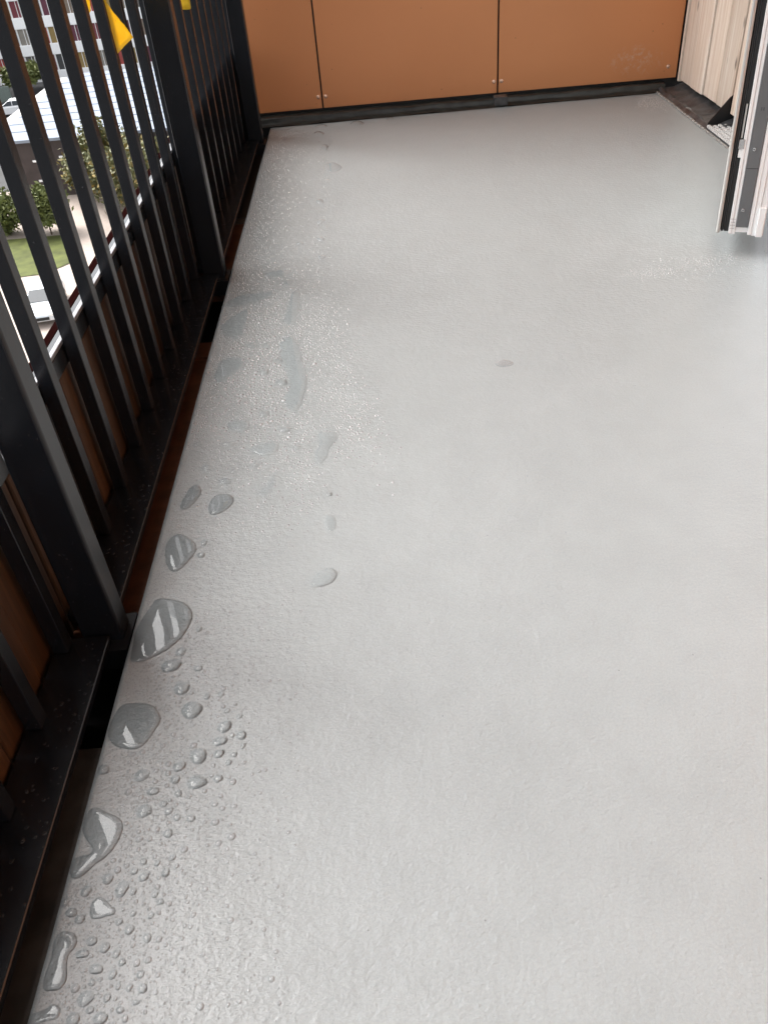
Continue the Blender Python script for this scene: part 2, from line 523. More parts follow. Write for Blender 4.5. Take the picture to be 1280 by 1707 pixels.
# ribbed aluminium threshold and the black sill end plate
th = thing('door_threshold', 'ribbed silver aluminium threshold plate beside the timber wall', 'threshold', (1.1, 2.3, 0))
MB().box(0.004, 0.30, -0.6, 0.555, -0.01, 0.004).build('base_plate', M['membrane'], th)
rb = MB()
for i in range(10):
    x = 0.012 + i * 0.0175
    for j in range(40):
        y = 0.545 - j * 0.0165 - (0.008 if i % 2 else 0)
        rb.add([(x - 0.0056, y - 0.0066, 0.004), (x + 0.0056, y - 0.0066, 0.004), (x + 0.0056, y + 0.0066, 0.004), (x - 0.0056, y + 0.0066, 0.004),
                (x - 0.0036, y - 0.005, 0.0115), (x + 0.0036, y - 0.005, 0.0115), (x + 0.0036, y + 0.005, 0.0115), (x - 0.0036, y + 0.005, 0.0115)],
               [(4, 5, 6, 7), (0, 1, 5, 4), (1, 2, 6, 5), (2, 3, 7, 6), (3, 0, 4, 7)])
tag(rb.build('rib', M['rib'], th), kind='stuff')
ep = MB().prism([(1.113, 0.004), (1.27, 0.004), (1.27, 0.108), (1.198, 0.108)], 'y', 2.872, 2.878).build('sill_end_plate', M['black_metal'])
tag(ep, 'black sloping metal plate standing between the ribbed threshold and the timber boards', 'plate')

# ================================================================== OPEN DOOR LEAF
ang = math.atan2(-0.04, 0.092)          # direction of the leaf's edge, left to right as seen by the camera
door = thing('balcony_door', 'white balcony door standing open, its lock edge towards the camera', 'door', (0.779, 1.849, 0.05), ang)
door.rotation_euler = (0, math.radians(-1.3), ang)
T = 0.1003                              # leaf thickness; local x runs across the edge, local y along the leaf
HT = 2.15
def dp(name, x0, x1, y0, z0, z1, mat, y1=0.90, c=0.0008):
    return box(name, (x0 * T, x1 * T, y0, y1, z0, z1), mat, door, c=c, seg=1)
dp('outer_cover', 0.0, 0.085, 0.0, 0.0, HT, M['alu'], c=0.0025)
dp('cover_lip', 0.020, 0.060, -0.0022, 0.002, HT, M['alu'], 0.003)
dp('rebate', 0.087, 0.30, 0.012, 0.004, HT, M['rubber'])
dp('gasket', 0.10, 0.150, 0.004, 0.004, HT, M['rubber'], 0.02)
dp('gasket_line', 0.156, 0.166, 0.006, 0.004, HT, M['lockgrey'], 0.014, 0.0002)
dp('gasket', 0.172, 0.262, 0.004, 0.004, 0.165, M['rubber'], 0.02)
dp('gasket', 0.172, 0.262, 0.004, 0.275, HT, M['rubber'], 0.02)
dp('keeper', 0.185, 0.30, -0.001, 0.185, 0.205, M['steel'], 0.02)
dp('keeper', 0.20, 0.27, 0.002, 0.166, 0.184, M['white_pvc'], 0.02)
dp('keeper_rod', 0.20, 0.235, 0.003, 0.206, 0.274, M['alu'], 0.02)
dp('sash', 0.265, 0.335, 0.0, 0.0, HT, M['white_pvc'])
dp('sash', 0.338, 0.405, 0.001, -0.001, HT, M['white_pvc'])
lp = dp('lock_plate', 0.412, 0.662, -0.0012, 0.016, HT, M['lockgrey'], 0.004)
dp('sash', 0.407, 0.668, 0.004, 0.003, HT, M['white_pvc'])
dp('sash', 0.672, 0.755, 0.0, -0.001, HT, M['white_pvc'])
dp('sash', 0.758, 0.86, 0.001, -0.003, HT, M['white_pvc'])
dp('sash', 0.863, 1.0, 0.003, -0.004, HT, M['white_pvc'])
dp('corner_cover', 0.845, 0.985, -0.004, -0.004, 0.062, M['white_pvc'], 0.003)
dp('plate_joint', 0.412, 0.662, -0.0016, 0.1445, 0.1455, M['black_metal'], 0.001, 0.0)
for fx, z in ((0.50, 0.055), (0.51, 0.185), (0.50, 0.62), (0.5, 1.2)):
    s = MB().cyl((fx * T, -0.0012, z), (fx * T, -0.0030, z), 0.0042, 0.0034, 14).build('screw', M['steel'], door)
    MB().box(fx * T - 0.0020, fx * T + 0.0020, -0.0033, -0.0027, z - 0.0006, z + 0.0006).build('slot', M['black_metal'], s)
MB().box(0.585 * T, 0.645 * T, -0.0022, 0.0, 0.305, 0.325).build('latch_hole', M['black_metal'], door)
MB().box(0.60 * T, 0.635 * T, -0.0030, -0.001, 0.309, 0.321).build('latch', M['steel'], door)
for k, x in enumerate((0.50, 0.515, 0.545, 0.56)):
    MB().box(x * T, (x + 0.006) * T, -0.0016, -0.0011, 0.262, 0.2685).build('print_mark', M['black_metal'], door)
for k in range(4):
    for i in range(4):
        x = 0.285 + i * 0.026
        MB().box(x * T, (x + 0.015) * T, -0.0006, 0.0002, 0.012 + k * 0.007, 0.0135 + k * 0.007).build('print_mark', M['print'], door)

# ================================================================== RAILING
rl = thing('railing', 'dark anthracite metal railing with square bars along the left side', 'railing', (0, 0, 0))
PY, PP = 0.771, 1.21
post_me = box_mesh('post', -0.442, -0.387, 0, 0.0365, -0.02, 1.12, c=0.004, seg=3)
for k in range(-2, 3):
    obj('post', post_me, M['anthracite'], rl, (0, PY + PP * k, 0))
bar_me = box_mesh('bar', -0.4705, -0.450, 0, 0.0205, 0.0015, 1.10, c=0.0012, seg=2)
k = -24
while True:
    y = 0.8604 + 0.121 * k
    if y > 3.37: break
    obj('bar', bar_me, M['anthracite'], rl, (0, y, 0))
    k += 1
# bottom plates, one between each two posts
for k in range(-3, 3):
    y0 = PY + PP * k + 0.040; y1 = min(PY + PP * (k + 1) - 0.003, 3.40)
    if y1 - y0 < 0.05: continue
    box('bottom_plate', (-0.4725, -0.4022 + 0.0008 * math.sin(k * 3), y0, y1, -0.012, 0.0), M['anthracite'], rl, c=0.0012, seg=1)
box('middle_rail', (-0.494, -0.4722, -2.2, 3.40, 0.236, 0.266), M['anthracite'], rl, c=0.0015)
box('sky_sheen_strip', (-0.480, -0.4724, -2.2, 3.40, 0.2665, 0.2725), M['strip'], rl, c=0.001)  # added pale strip: painted sky reflection on the wet rail top
box('handrail', (-0.485, -0.385, -2.2, 3.40, 1.12, 1.16), M['anthracite'], rl, c=0.004)
for k in range(-2, 3):
    y = PY + PP * k
    MB().box(-0.445, -0.379, y - 0.02, y + 0.05, -0.05, -0.0135).build('post_foot', M['black_metal'], rl)

# stained boards behind the bars
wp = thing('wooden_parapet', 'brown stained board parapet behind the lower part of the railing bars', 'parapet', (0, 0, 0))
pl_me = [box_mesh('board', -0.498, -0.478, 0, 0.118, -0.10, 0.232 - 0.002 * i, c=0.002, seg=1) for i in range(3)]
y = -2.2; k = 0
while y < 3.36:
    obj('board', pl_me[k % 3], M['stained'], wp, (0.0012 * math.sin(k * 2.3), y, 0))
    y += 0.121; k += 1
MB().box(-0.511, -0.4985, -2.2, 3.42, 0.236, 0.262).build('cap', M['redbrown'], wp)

# trim in the narrow gap between the railing and the floor
et = thing('edge_trim', 'dark brown trim in the narrow gap between the floor edge and railing', 'trim', (0, 0, 0))
for y0, y1, m in ((-2.2, 0.62, 'greybrown'), (0.80, 1.62, 'rust'), (1.63, 1.70, 'rust'), (1.98, 2.45, 'rust'), (2.46, 2.50, 'greybrown')):
    box('trim_piece', (-0.48, -0.366, y0, y1, -0.075, -0.045), M[m], et, c=0.001, seg=1)
box('trim_piece', (-0.48, -0.364, 2.505, 3.42, -0.075, -0.045), M['rubber'], et, c=0.001, seg=1)
box('gutter', (-0.49, -0.362, -2.2, 3.42, -0.14, -0.10), M['black_metal'], et)

# yellow tape tied to the bars
def tape(name, grid, label, th_=0.0006):
    n, m = len(grid), len(grid[0])
    def sub(g):
        g = [[Vector(p) for p in r] for r in g]
        res = []
        for r in g:
            rr = []
            for a, b in zip(r[:-1], r[1:]): rr += [a, a.lerp(b, 0.5)]
            res.append(rr + [r[-1]])
        o = []
        for a, b in zip(res[:-1], res[1:]): o += [a, [p.lerp(q, 0.5) for p, q in zip(a, b)]]
        return o + [res[-1]]
    g = sub(sub(grid))
    vs = [p + Vector((0.0009 * noise.noise(p * 60),) * 3) for r in g for p in r]
    m = len(g[0])
    fs = [(j * m + i, j * m + i + 1, (j + 1) * m + i + 1, (j + 1) * m + i) for j in range(len(g) - 1) for i in range(m - 1)]
    o = obj(name, mesh(name, vs, fs, True), M['yellow'])
    s = o.modifiers.new('thick', 'SOLIDIFY'); s.thickness = th_
    return tag(o, label, 'tape', 'yellow tape strips tied to the railing')

PUDDLES = {
 'P1': [(-0.3485,0.8323),(-0.3308,0.8282),(-0.3117,0.8215),(-0.2984,0.8077),(-0.2927,0.7920),(-0.2938,0.7772),(-0.2995,0.7575),(-0.3098,0.7416),(-0.3243,0.7278),(-0.3378,0.7210),(-0.3473,0.7157),(-0.3618,0.7171),(-0.3654,0.7278),(-0.3662,0.7472),(-0.3672,0.7730),(-0.3613,0.7991),(-0.3541,0.8198)],
 'P2': [(-0.3552,0.6495),(-0.3380,0.6479),(-0.3214,0.6440),(-0.3088,0.6285),(-0.3067,0.6167),(-0.3120,0.6034),(-0.3186,0.5883),(-0.3285,0.5808),(-0.3421,0.5826),(-0.3568,0.5893),(-0.3662,0.6013),(-0.3684,0.6152),(-0.3661,0.6313),(-0.3613,0.6452)],
 'P3': [(-0.3583,0.5091),(-0.3473,0.5025),(-0.3358,0.4971),(-0.3259,0.4897),(-0.3225,0.4785),(-0.3259,0.4617),(-0.3347,0.4479),(-0.3433,0.4424),(-0.3523,0.4310),(-0.3611,0.4273),(-0.3672,0.4321),(-0.3699,0.4423),(-0.3670,0.4502),(-0.3579,0.4533),(-0.3499,0.4531),(-0.3504,0.4594),(-0.3602,0.4707),(-0.3671,0.4819),(-0.3684,0.4952),(-0.3649,0.5062)],
 'P4': [(-0.3269,0.4059),(-0.3175,0.3977),(-0.3118,0.3936),(-0.3115,0.3881),(-0.3187,0.3867),(-0.3276,0.3846),(-0.3344,0.3860),(-0.3372,0.3935),(-0.3374,0.4019),(-0.3327,0.4063)],
 'P5': [(-0.3577,0.3753),(-0.3477,0.3725),(-0.3427,0.3651),(-0.3431,0.3581),(-0.3477,0.3516),(-0.3463,0.3413),(-0.3436,0.3296),(-0.3477,0.3218),(-0.3562,0.3207),(-0.3627,0.3219),(-0.3657,0.3294),(-0.3650,0.3392),(-0.3638,0.3509),(-0.3654,0.3631),(-0.3635,0.3726)],
 'P6': [(-0.3513,0.3096),(-0.3435,0.3065),(-0.3420,0.3010),(-0.3442,0.2965),(-0.3524,0.2955),(-0.3620,0.2930),(-0.3724,0.2936),(-0.3713,0.3012),(-0.3635,0.3038),(-0.3562,0.3057)],
 'Q1': [(-0.2033,1.6153),(-0.1843,1.5754),(-0.1750,1.5179),(-0.1579,1.4113),(-0.1622,1.3638),(-0.1653,1.3295),(-0.1716,1.3024),(-0.1834,1.3014),(-0.1950,1.3227),(-0.1970,1.3575),(-0.1919,1.4045),(-0.2133,1.4974),(-0.2214,1.5747)],
 'Q2': [(-0.1309,1.2221),(-0.1054,1.2235),(-0.0980,1.1972),(-0.1103,1.1744),(-0.1165,1.1419),(-0.1257,1.1269),(-0.1341,1.1373),(-0.1348,1.1634),(-0.1272,1.1865)],
 'Q3': [(-0.1999,1.1074),(-0.1981,1.0807),(-0.2068,1.0562),(-0.2194,1.0515),(-0.2265,1.0587),(-0.2183,1.0704),(-0.2091,1.0865),(-0.2050,1.1036)],
 'Q4': [(-0.2474,1.1887),(-0.2288,1.2008),(-0.2065,1.2051),(-0.1997,1.1869),(-0.2068,1.1685),(-0.2230,1.1636),(-0.2404,1.1732)],
 'Q5': [(-0.3425,1.5122),(-0.3281,1.5301),(-0.2977,1.5250),(-0.2910,1.4904),(-0.3106,1.4611),(-0.3240,1.4379),(-0.3390,1.4310),(-0.3467,1.4542),(-0.3451,1.4927)],
 'Q6': [(-0.3626,1.6780),(-0.3394,1.7252),(-0.3102,1.7609),(-0.3010,1.7021),(-0.3081,1.6643),(-0.3050,1.6334),(-0.3203,1.6138),(-0.3428,1.6289)],
 'Q7': [(-0.2995,1.2779),(-0.2825,1.2835),(-0.2613,1.2777),(-0.2593,1.2562),(-0.2700,1.2473),(-0.2879,1.2525)],
 'Q8': [(-0.3294,1.0957),(-0.3199,1.0749),(-0.3255,1.0504),(-0.3382,1.0314),(-0.3494,1.0369),(-0.3474,1.0573),(-0.3413,1.0863)],
 'Q9': [(-0.2934,1.0630),(-0.2722,1.0603),(-0.2629,1.0466),(-0.2685,1.0268),(-0.2846,1.0127),(-0.2975,1.0143),(-0.3033,1.0393)],
 'Q10': [(-0.3407,0.9710),(-0.3178,0.9542),(-0.3073,0.9323),(-0.3152,0.9065),(-0.3257,0.8883),(-0.3388,0.8872),(-0.3508,0.9106),(-0.3561,0.9518)],
 'Q11': [(-0.1317,0.8356),(-0.1221,0.8591),(-0.1050,0.8673),(-0.0945,0.8561),(-0.1003,0.8382),(-0.1171,0.8304)],
 'Q12': [(-0.1116,0.9896),(-0.0994,0.9822),(-0.0972,0.9560),(-0.1063,0.9501),(-0.1139,0.9652)],
 'Q13': [(0.2099,1.4190),(0.2292,1.4303),(0.2457,1.4155),(0.2367,1.4027),(0.2159,1.4038)],
 'Q14': [(-0.3685,1.7917),(-0.3339,1.8374),(-0.2559,1.8422),(-0.2583,1.8160),(-0.3143,1.7813),(-0.3556,1.7764)],
 'Q15': [(-0.2861,1.9538),(-0.2422,1.9669),(-0.2161,1.9541),(-0.2252,1.9304),(-0.2619,1.9270)],
 'Q16': [(-0.2352,1.9002),(-0.2120,1.9026),(-0.2132,1.8713),(-0.2308,1.8748)],
 'Q17': [(-0.2109,1.8266),(-0.1912,1.8295),(-0.1897,1.7357),(-0.1946,1.6672),(-0.2103,1.6643),(-0.2221,1.6841),(-0.2146,1.7403)],
 'Q18': [(-0.1518,2.8070),(-0.1265,2.8326),(-0.0964,2.7718),(-0.1154,2.7265),(-0.1446,2.7409)],
}
DROPS = [
  (-0.2991,0.7281,0.0081,0.0078),(-0.3081,0.7060,0.0137,0.0120),(-0.2884,0.6668,0.0102,0.0113),(-0.2702,0.6322,0.0129,0.0143),(-0.2268,0.6039,0.0087,0.0091),(-0.2054,0.5896,0.0067,0.0063),
  (-0.2302,0.5840,0.0095,0.0071),(-0.2529,0.5653,0.0107,0.0112),(-0.2290,0.5665,0.0062,0.0065),(-0.2111,0.5639,0.0041,0.0039),(-0.2733,0.5532,0.0078,0.0074),(-0.3149,0.5452,0.0089,0.0087),
  (-0.2752,0.5368,0.0061,0.0062),(-0.2499,0.5307,0.0118,0.0091),(-0.2259,0.5338,0.0055,0.0057),(-0.2981,0.5236,0.0076,0.0056),(-0.3034,0.4996,0.0086,0.0092),(-0.2722,0.4711,0.0056,0.0055),
  (-0.2835,0.5067,0.0048,0.0047),(-0.2686,0.5183,0.0045,0.0048),(-0.2758,0.4975,0.0050,0.0048),(-0.3615,0.5563,0.0072,0.0074),(-0.2804,0.7671,0.0044,0.0059),(-0.2717,0.6978,0.0058,0.0053),
  (-0.2656,0.4891,0.0046,0.0045),(-0.2497,0.4869,0.0049,0.0049),(-0.2542,0.6512,0.0048,0.0049),(-0.2366,0.6533,0.0040,0.0045),(-0.2266,0.6271,0.0039,0.0043),(-0.2101,0.6174,0.0035,0.0042),
  (-0.2020,0.5750,0.0034,0.0044),(-0.2164,0.5537,0.0041,0.0042),(-0.3144,0.5467,0.0092,0.0093),(-0.2973,0.5239,0.0081,0.0057),(-0.3031,0.4991,0.0088,0.0095),(-0.2715,0.4714,0.0057,0.0056),
  (-0.3266,0.4252,0.0059,0.0066),(-0.3095,0.4133,0.0074,0.0087),(-0.3461,0.4139,0.0064,0.0058),(-0.3559,0.3929,0.0065,0.0049),(-0.3456,0.3858,0.0051,0.0055),(-0.3281,0.3637,0.0056,0.0050),
  (-0.3137,0.3567,0.0050,0.0058),(-0.3344,0.3524,0.0070,0.0045),(-0.3178,0.3375,0.0076,0.0050),(-0.3008,0.3318,0.0043,0.0050),(-0.3216,0.3122,0.0085,0.0070),(-0.3285,0.2956,0.0066,0.0061),
  (-0.3036,0.2948,0.0069,0.0061),(-0.2698,0.3177,0.0049,0.0048),(-0.2933,0.3724,0.0050,0.0057),(-0.2896,0.4245,0.0059,0.0052),(-0.3008,0.4317,0.0047,0.0044),(-0.2670,0.4278,0.0043,0.0056),
  (-0.2674,0.3976,0.0038,0.0038),(-0.2973,0.4099,0.0039,0.0043),(-0.2929,0.4411,0.0040,0.0045),(-0.3645,0.4038,0.0043,0.0046),(-0.3015,0.3117,0.0039,0.0041),(-0.3149,0.3024,0.0038,0.0038),
  (-0.3052,0.3803,0.0038,0.0040),(-0.2741,0.3631,0.0048,0.0049),(-0.2942,0.3422,0.0040,0.0042),(-0.3013,0.3502,0.0040,0.0045),(-0.2823,0.3193,0.0035,0.0040),(-0.2739,0.3301,0.0043,0.0036),
  (-0.2526,0.5664,0.0106,0.0111),(-0.2736,0.5537,0.0083,0.0070),(-0.2750,0.5363,0.0060,0.0068),(-0.2257,0.5334,0.0051,0.0058),(-0.2827,0.5065,0.0046,0.0051),(-0.2748,0.4969,0.0050,0.0050),
  (-0.2653,0.4895,0.0041,0.0045),(-0.2496,0.4871,0.0041,0.0053),(-0.2628,0.4436,0.0040,0.0041),(-0.2777,0.4386,0.0032,0.0041),(-0.2744,0.3846,0.0034,0.0041),(-0.2928,0.3877,0.0034,0.0037),
  (-0.2745,0.4051,0.0035,0.0038),(-0.3188,0.3256,0.0036,0.0033),(-0.2931,0.3208,0.0028,0.0036),(-0.2870,0.3007,0.0042,0.0034),(-0.2735,0.3061,0.0035,0.0028),(-0.1603,3.0171,0.0168,0.0366),
  (-0.1606,2.4573,0.0107,0.0211),(-0.1529,2.2907,0.0101,0.0189),(-0.1496,2.1547,0.0097,0.0172),(-0.1450,2.0304,0.0108,0.0157),(-0.1819,3.2010,0.0177,0.0323),(-0.0425,3.2973,0.0269,0.0339),
  (0.0823,3.3250,0.0134,0.0258),(-0.1777,3.2991,0.0227,0.0255),(-0.2049,2.1373,0.0096,0.0128),(-0.1429,2.6487,0.0076,0.0178),(-0.2080,1.4117,0.0107,0.0139),(-0.2346,1.2998,0.0090,0.0104),
  (-0.1921,1.2413,0.0109,0.0098),(-0.1097,1.0427,0.0058,0.0078),(-0.3197,1.1413,0.0094,0.0123),(-0.2839,1.0992,0.0112,0.0101),(-0.2718,1.1262,0.0062,0.0069),(-0.2372,1.1389,0.0073,0.0070),
  (-0.2981,0.9450,0.0056,0.0070),(-0.2989,0.9179,0.0064,0.0068),(-0.2712,1.2747,0.0134,0.0101),(-0.3459,1.2173,0.0087,0.0077),(-0.2914,1.2096,0.0130,0.0076),(-0.2821,1.5789,0.0117,0.0109),
  (-0.2471,1.4583,0.0098,0.0122),(-0.2198,1.5031,0.0075,0.0102),(-0.2498,1.5733,0.0090,0.0108),(-0.1677,1.1829,0.0074,0.0074),(-0.3148,0.8196,0.0052,0.0059),
]
tape('yellow_tape',
     [[(-0.449, 1.712, 0.70), (-0.4486, 1.716, 0.70), (-0.4482, 1.721, 0.70)],
      [(-0.449, 1.713, 0.622), (-0.4485, 1.717, 0.620), (-0.4478, 1.721, 0.617)],
      [(-0.449, 1.714, 0.578), (-0.4435, 1.730, 0.582), (-0.4365, 1.744, 0.585)],
      [(-0.449, 1.716, 0.538), (-0.4400, 1.738, 0.545), (-0.425, 1.763, 0.555)]],
     'yellow tape pennant hanging in a pointed triangle from a railing bar')
tape('yellow_tape',
     [[(-0.4735, 2.551, 0.70), (-0.460, 2.5505, 0.70), (-0.4485, 2.551, 0.70), (-0.4482, 2.566, 0.70)],
      [(-0.4735, 2.551, 0.55), (-0.460, 2.5505, 0.55), (-0.4485, 2.551, 0.55), (-0.4482, 2.566, 0.55)],
      [(-0.4735, 2.551, 0.499), (-0.460, 2.5505, 0.498), (-0.4485, 2.551, 0.498), (-0.4482, 2.566, 0.499)]],
     'narrow yellow tape strip wrapped round a bar beyond the middle post')
tape('yellow_tape',
     [[(-0.464, 1.655, 0.70), (-0.4630, 1.668, 0.70), (-0.4620, 1.685, 0.70)],
      [(-0.464, 1.653, 0.65), (-0.4630, 1.662, 0.65), (-0.4620, 1.676, 0.65)],
      [(-0.464, 1.651, 0.616), (-0.4630, 1.655, 0.612), (-0.4620, 1.660, 0.617)]],
     'small yellow tape end showing in a gap left of the tape pennant')

# ================================================================== WATER ON THE FLOOR
WATER = M['water']
def smooth_loop(pts, n):
    m = len(pts)
    o = []
    for i in range(m):
        p0, p1, p2, p3 = [Vector(pts[(i + d) % m]) for d in (-1, 0, 1, 2)]
        for s in range(6):
            t = s / 6
            o.append(0.5 * ((2 * p1) + (p2 - p0) * t + (2 * p0 - 5 * p1 + 4 * p2 - p3) * t * t + (3 * p1 - p0 - 3 * p2 + p3) * t ** 3))
    # even spacing
    L = [0]
    for a, b in zip(o, o[1:] + o[:1]): L.append(L[-1] + (b - a).length)
    res = []; j = 0
    for k in range(n):
        d = L[-1] * k / n
        while L[j + 1] < d: j += 1
        f = (d - L[j]) / max(1e-9, L[j + 1] - L[j])
        res.append(o[j].lerp(o[(j + 1) % len(o)], f))
    return res

def puddle_mesh(pts, H=0.0026, W=0.0062, wk=0.62):
    n = 72
    loop = smooth_loop(pts, n)
    A = 0.5 * sum(loop[i].x * loop[(i + 1) % n].y - loop[(i + 1) % n].x * loop[i].y for i in range(n))
    per = sum((loop[(i + 1) % n] - loop[i]).length for i in range(n))
    if A < 0: loop.reverse()
    A = abs(A)
    W = min(W, wk * A / per)
    H = min(H, 0.5 * W)
    c = sum(loop, Vector((0, 0))) / n
    vs, fs = [], []
    rings = [0, 0.05, 0.14, 0.28, 0.48, 0.72, 1.0]
    cur = loop
    prev_d = 0
    for s in rings:
        d = s * W
        step = d - prev_d; prev_d = d
        if step > 0:
            sub_n = 2
            for _ in range(sub_n):
                new = []
                for i in range(n):
                    t = cur[(i + 1) % n] - cur[i - 1]
                    if t.length < 1e-9: new.append(cur[i]); continue
                    t.normalize()
                    new.append(cur[i] + Vector((-t.y, t.x)) * (step / sub_n))
                cur = [new[i] * 0.6 + (new[i - 1] + new[(i + 1) % n]) * 0.2 for i in range(n)]
        z = H * math.sqrt(max(0, 1 - (1 - s) ** 2)) - 0.0002
        vs += [(p.x - c.x, p.y - c.y, z) for p in cur]
    nr = len(rings)
    for r in range(nr - 1):
        for i in range(n):
            j = (i + 1) % n
            fs.append((r * n + i, r * n + j, (r + 1) * n + j, (r + 1) * n + i))
    fs.append(tuple(range((nr - 1) * n, nr * n)))
    return mesh('puddle', vs, fs, True), c

PLAB = {
 'P1': 'large leaf shaped water puddle on the floor just below the near post foot',
 'P2': 'wide lens shaped water puddle at the floor edge below the leaf shaped one',
 'P3': 'two lobed hourglass water puddle near the lower left floor edge',
 'P4': 'small triangular water puddle between the hourglass and the elongated puddle',
 'P5': 'long upright water puddle beside the floor edge at the lower left',
 'P6': 'water puddle cut by the bottom edge of the picture at lower left',
 'Q1': 'long flat tongue shaped water film inside the beaded patch near mid floor',
 'Q2': 'hook shaped water film at the right rim of the beaded patch',
 'Q3': 'small crescent shaped water film below the beaded patch',
 'Q4': 'oval water film with a bright lower rim under the beaded patch',
 'Q5': 'squarish water film near the floor edge inside the beaded patch',
 'Q6': 'upper flat water film at the floor edge near the middle post',
 'Q7': 'small shallow bowl shaped water film left of the oval film',
 'Q8': 'slanted leaf shaped water film at the floor edge below the beaded patch',
 'Q9': 'rounded water film right beside the slanted leaf shaped film',
 'Q10': 'narrow waisted water puddle above the large leaf shaped puddle',
 'Q11': 'lone oval water drop far from the edge, right of the waisted puddle',
 'Q12': 'small upright oval water drop above the lone oval drop',
 'Q13': 'single flat water drop alone in the middle of the floor',
 'Q14': 'thin slanting water streak beside the foot of the middle post',
 'Q15': 'short bright water streak above the slanting streak',
 'Q16': 'tiny curved water drop just under the short bright streak',
 'Q17': 'narrow upright water film right of the slanting streak',
 'Q18': 'flat curved water drop in the far row of drops',
}
taken = []
for k, pts in PUDDLES.items():
    far = k in ('Q13', 'Q14', 'Q15', 'Q16', 'Q17', 'Q18', 'Q6', 'Q1', 'Q5')
    me, c = puddle_mesh(pts, 0.0012 if far else 0.0026, wk=0.3 if k in ('Q2', 'Q3', 'Q12', 'Q14') else 0.62)
    o = obj('water_puddle', me, M['glint_drop'] if k == 'Q13' else M['film'] if k[0] == 'Q' and k not in ('Q10', 'Q8', 'Q9') else WATER, None, (c.x, c.y, 0))
    tag(o, PLAB[k], 'puddle')
    r = max((Vector(p) - c).length for p in pts)
    taken.append((pts, c, r))

def in_poly(x, y, pts):
    ins = False
    for (x1, y1), (x2, y2) in zip(pts, pts[1:] + pts[:1]):
        if (y1 > y) != (y2 > y) and x < (x2 - x1) * (y - y1) / (y2 - y1) + x1: ins = not ins
    return ins
cells = {}
CS = 0.012
def free(x, y, r):
    for pts, c, R in taken:
        if (x - c.x) ** 2 + (y - c.y) ** 2 < (R + r) ** 2:
            if in_poly(x, y, pts): return False
            for a, b in pts:
                if (a - x) ** 2 + (b - y) ** 2 < (r + 0.003) ** 2: return False
    ci, cj = int(x // CS), int(y // CS)
    for i in range(ci - 2, ci + 3):
        for j in range(cj - 2, cj + 3):
            for X, Y, R in cells.get((i, j), ()):
                if (X - x) ** 2 + (Y - y) ** 2 < (R + r) ** 2 * 1.05: return False
    return True
def put(x, y, r):
    cells.setdefault((int(x // CS), int(y // CS)), []).append((x, y, r))

def dome(seed, nseg=28, h=0.37, rings=(1, 0.965, 0.9, 0.78, 0.6, 0.36), irr=0.06):
    rr = random.Random(seed)
    ph = [rr.uniform(0, 6.28) for _ in range(3)]
    am = [irr * rr.uniform(0.4, 1) / (k + 1) for k in range(3)]
    Rs = (1 + h * h) / (2 * h)
    vs = []
    for r in rings:
        for k in range(nseg):
            a = 2 * math.pi * k / nseg
            w = 1 + sum(am[q] * math.cos((q + 2) * a + ph[q]) for q in range(3)) * r
            z = math.sqrt(Rs * Rs - r * r) - (Rs - h)
            vs.append((r * w * math.cos(a), r * w * math.sin(a), z - 0.02))
    vs.append((0, 0, h - 0.02))
    fs = []
    nr = len(rings)
    for q in range(nr - 1):
        for k in range(nseg):
            j = (k + 1) % nseg
            fs.append((q * nseg + k, q * nseg + j, (q + 1) * nseg + j, (q + 1) * nseg + k))
    for k in range(nseg):
        fs.append(((nr - 1) * nseg + k, (nr - 1) * nseg + (k + 1) % nseg, len(vs) - 1))
    return vs, fs
drop_me = [mesh('water_drop', *dome(s, irr=0.10), smooth=True) for s in range(8)]
far_me = [mesh('water_drop', *dome(s, irr=0.10), smooth=True) for s in range(8)]
for x, y, rx, ry in DROPS:
    r = max(rx, ry)
    if not free(x, y, min(rx, ry) * 0.6): continue
    o = obj('water_drop', (drop_me if y < 0.95 else far_me)[rnd.randrange(8)], M['drop'] if y < 0.95 else M['film'], None, (x, y, 0), (0, 0, rnd.uniform(-0.25, 0.25)), (rx, ry, (rx + ry) / 2 * (1.0 if r < 0.008 else 0.72)))
    zone = 0 if y > 1.9 else 1 if y > 0.95 else 2 if y > 0.55 else 3
    tag(o, ('small flat water drop in the thin row leading to the copper wall',
            'small bright water drop among the flat films beside the middle of the railing',
            'rounded clear water drop on the floor beside the two large lens shaped puddles',
            'rounded clear water drop in the crowded lower left of the floor')[zone], 'water drop',
        ('row of far water drops', 'drops among the water films', 'drops beside the large puddles', 'crowded near water drops')[zone])
    put(x, y, (rx + ry) / 2)

# medium drops picked at random near the edge, then the fine beads as one mass
fine = []
def scatter(n, px, py, pr, tries=6):
    c = 0
    for _ in range(n * tries):
        if c >= n: break
        x, y, r = px(), py(), pr()
        y = y() if callable(y) else y
        if x < XE + 0.006 or x > 1.09 or y > 3.33 or (x < 0.4 and y < 1.0 and x > XE + 0.24): continue
        if not free(x, y, r): continue
        put(x, y, r); fine.append((x, y, r)); c += 1

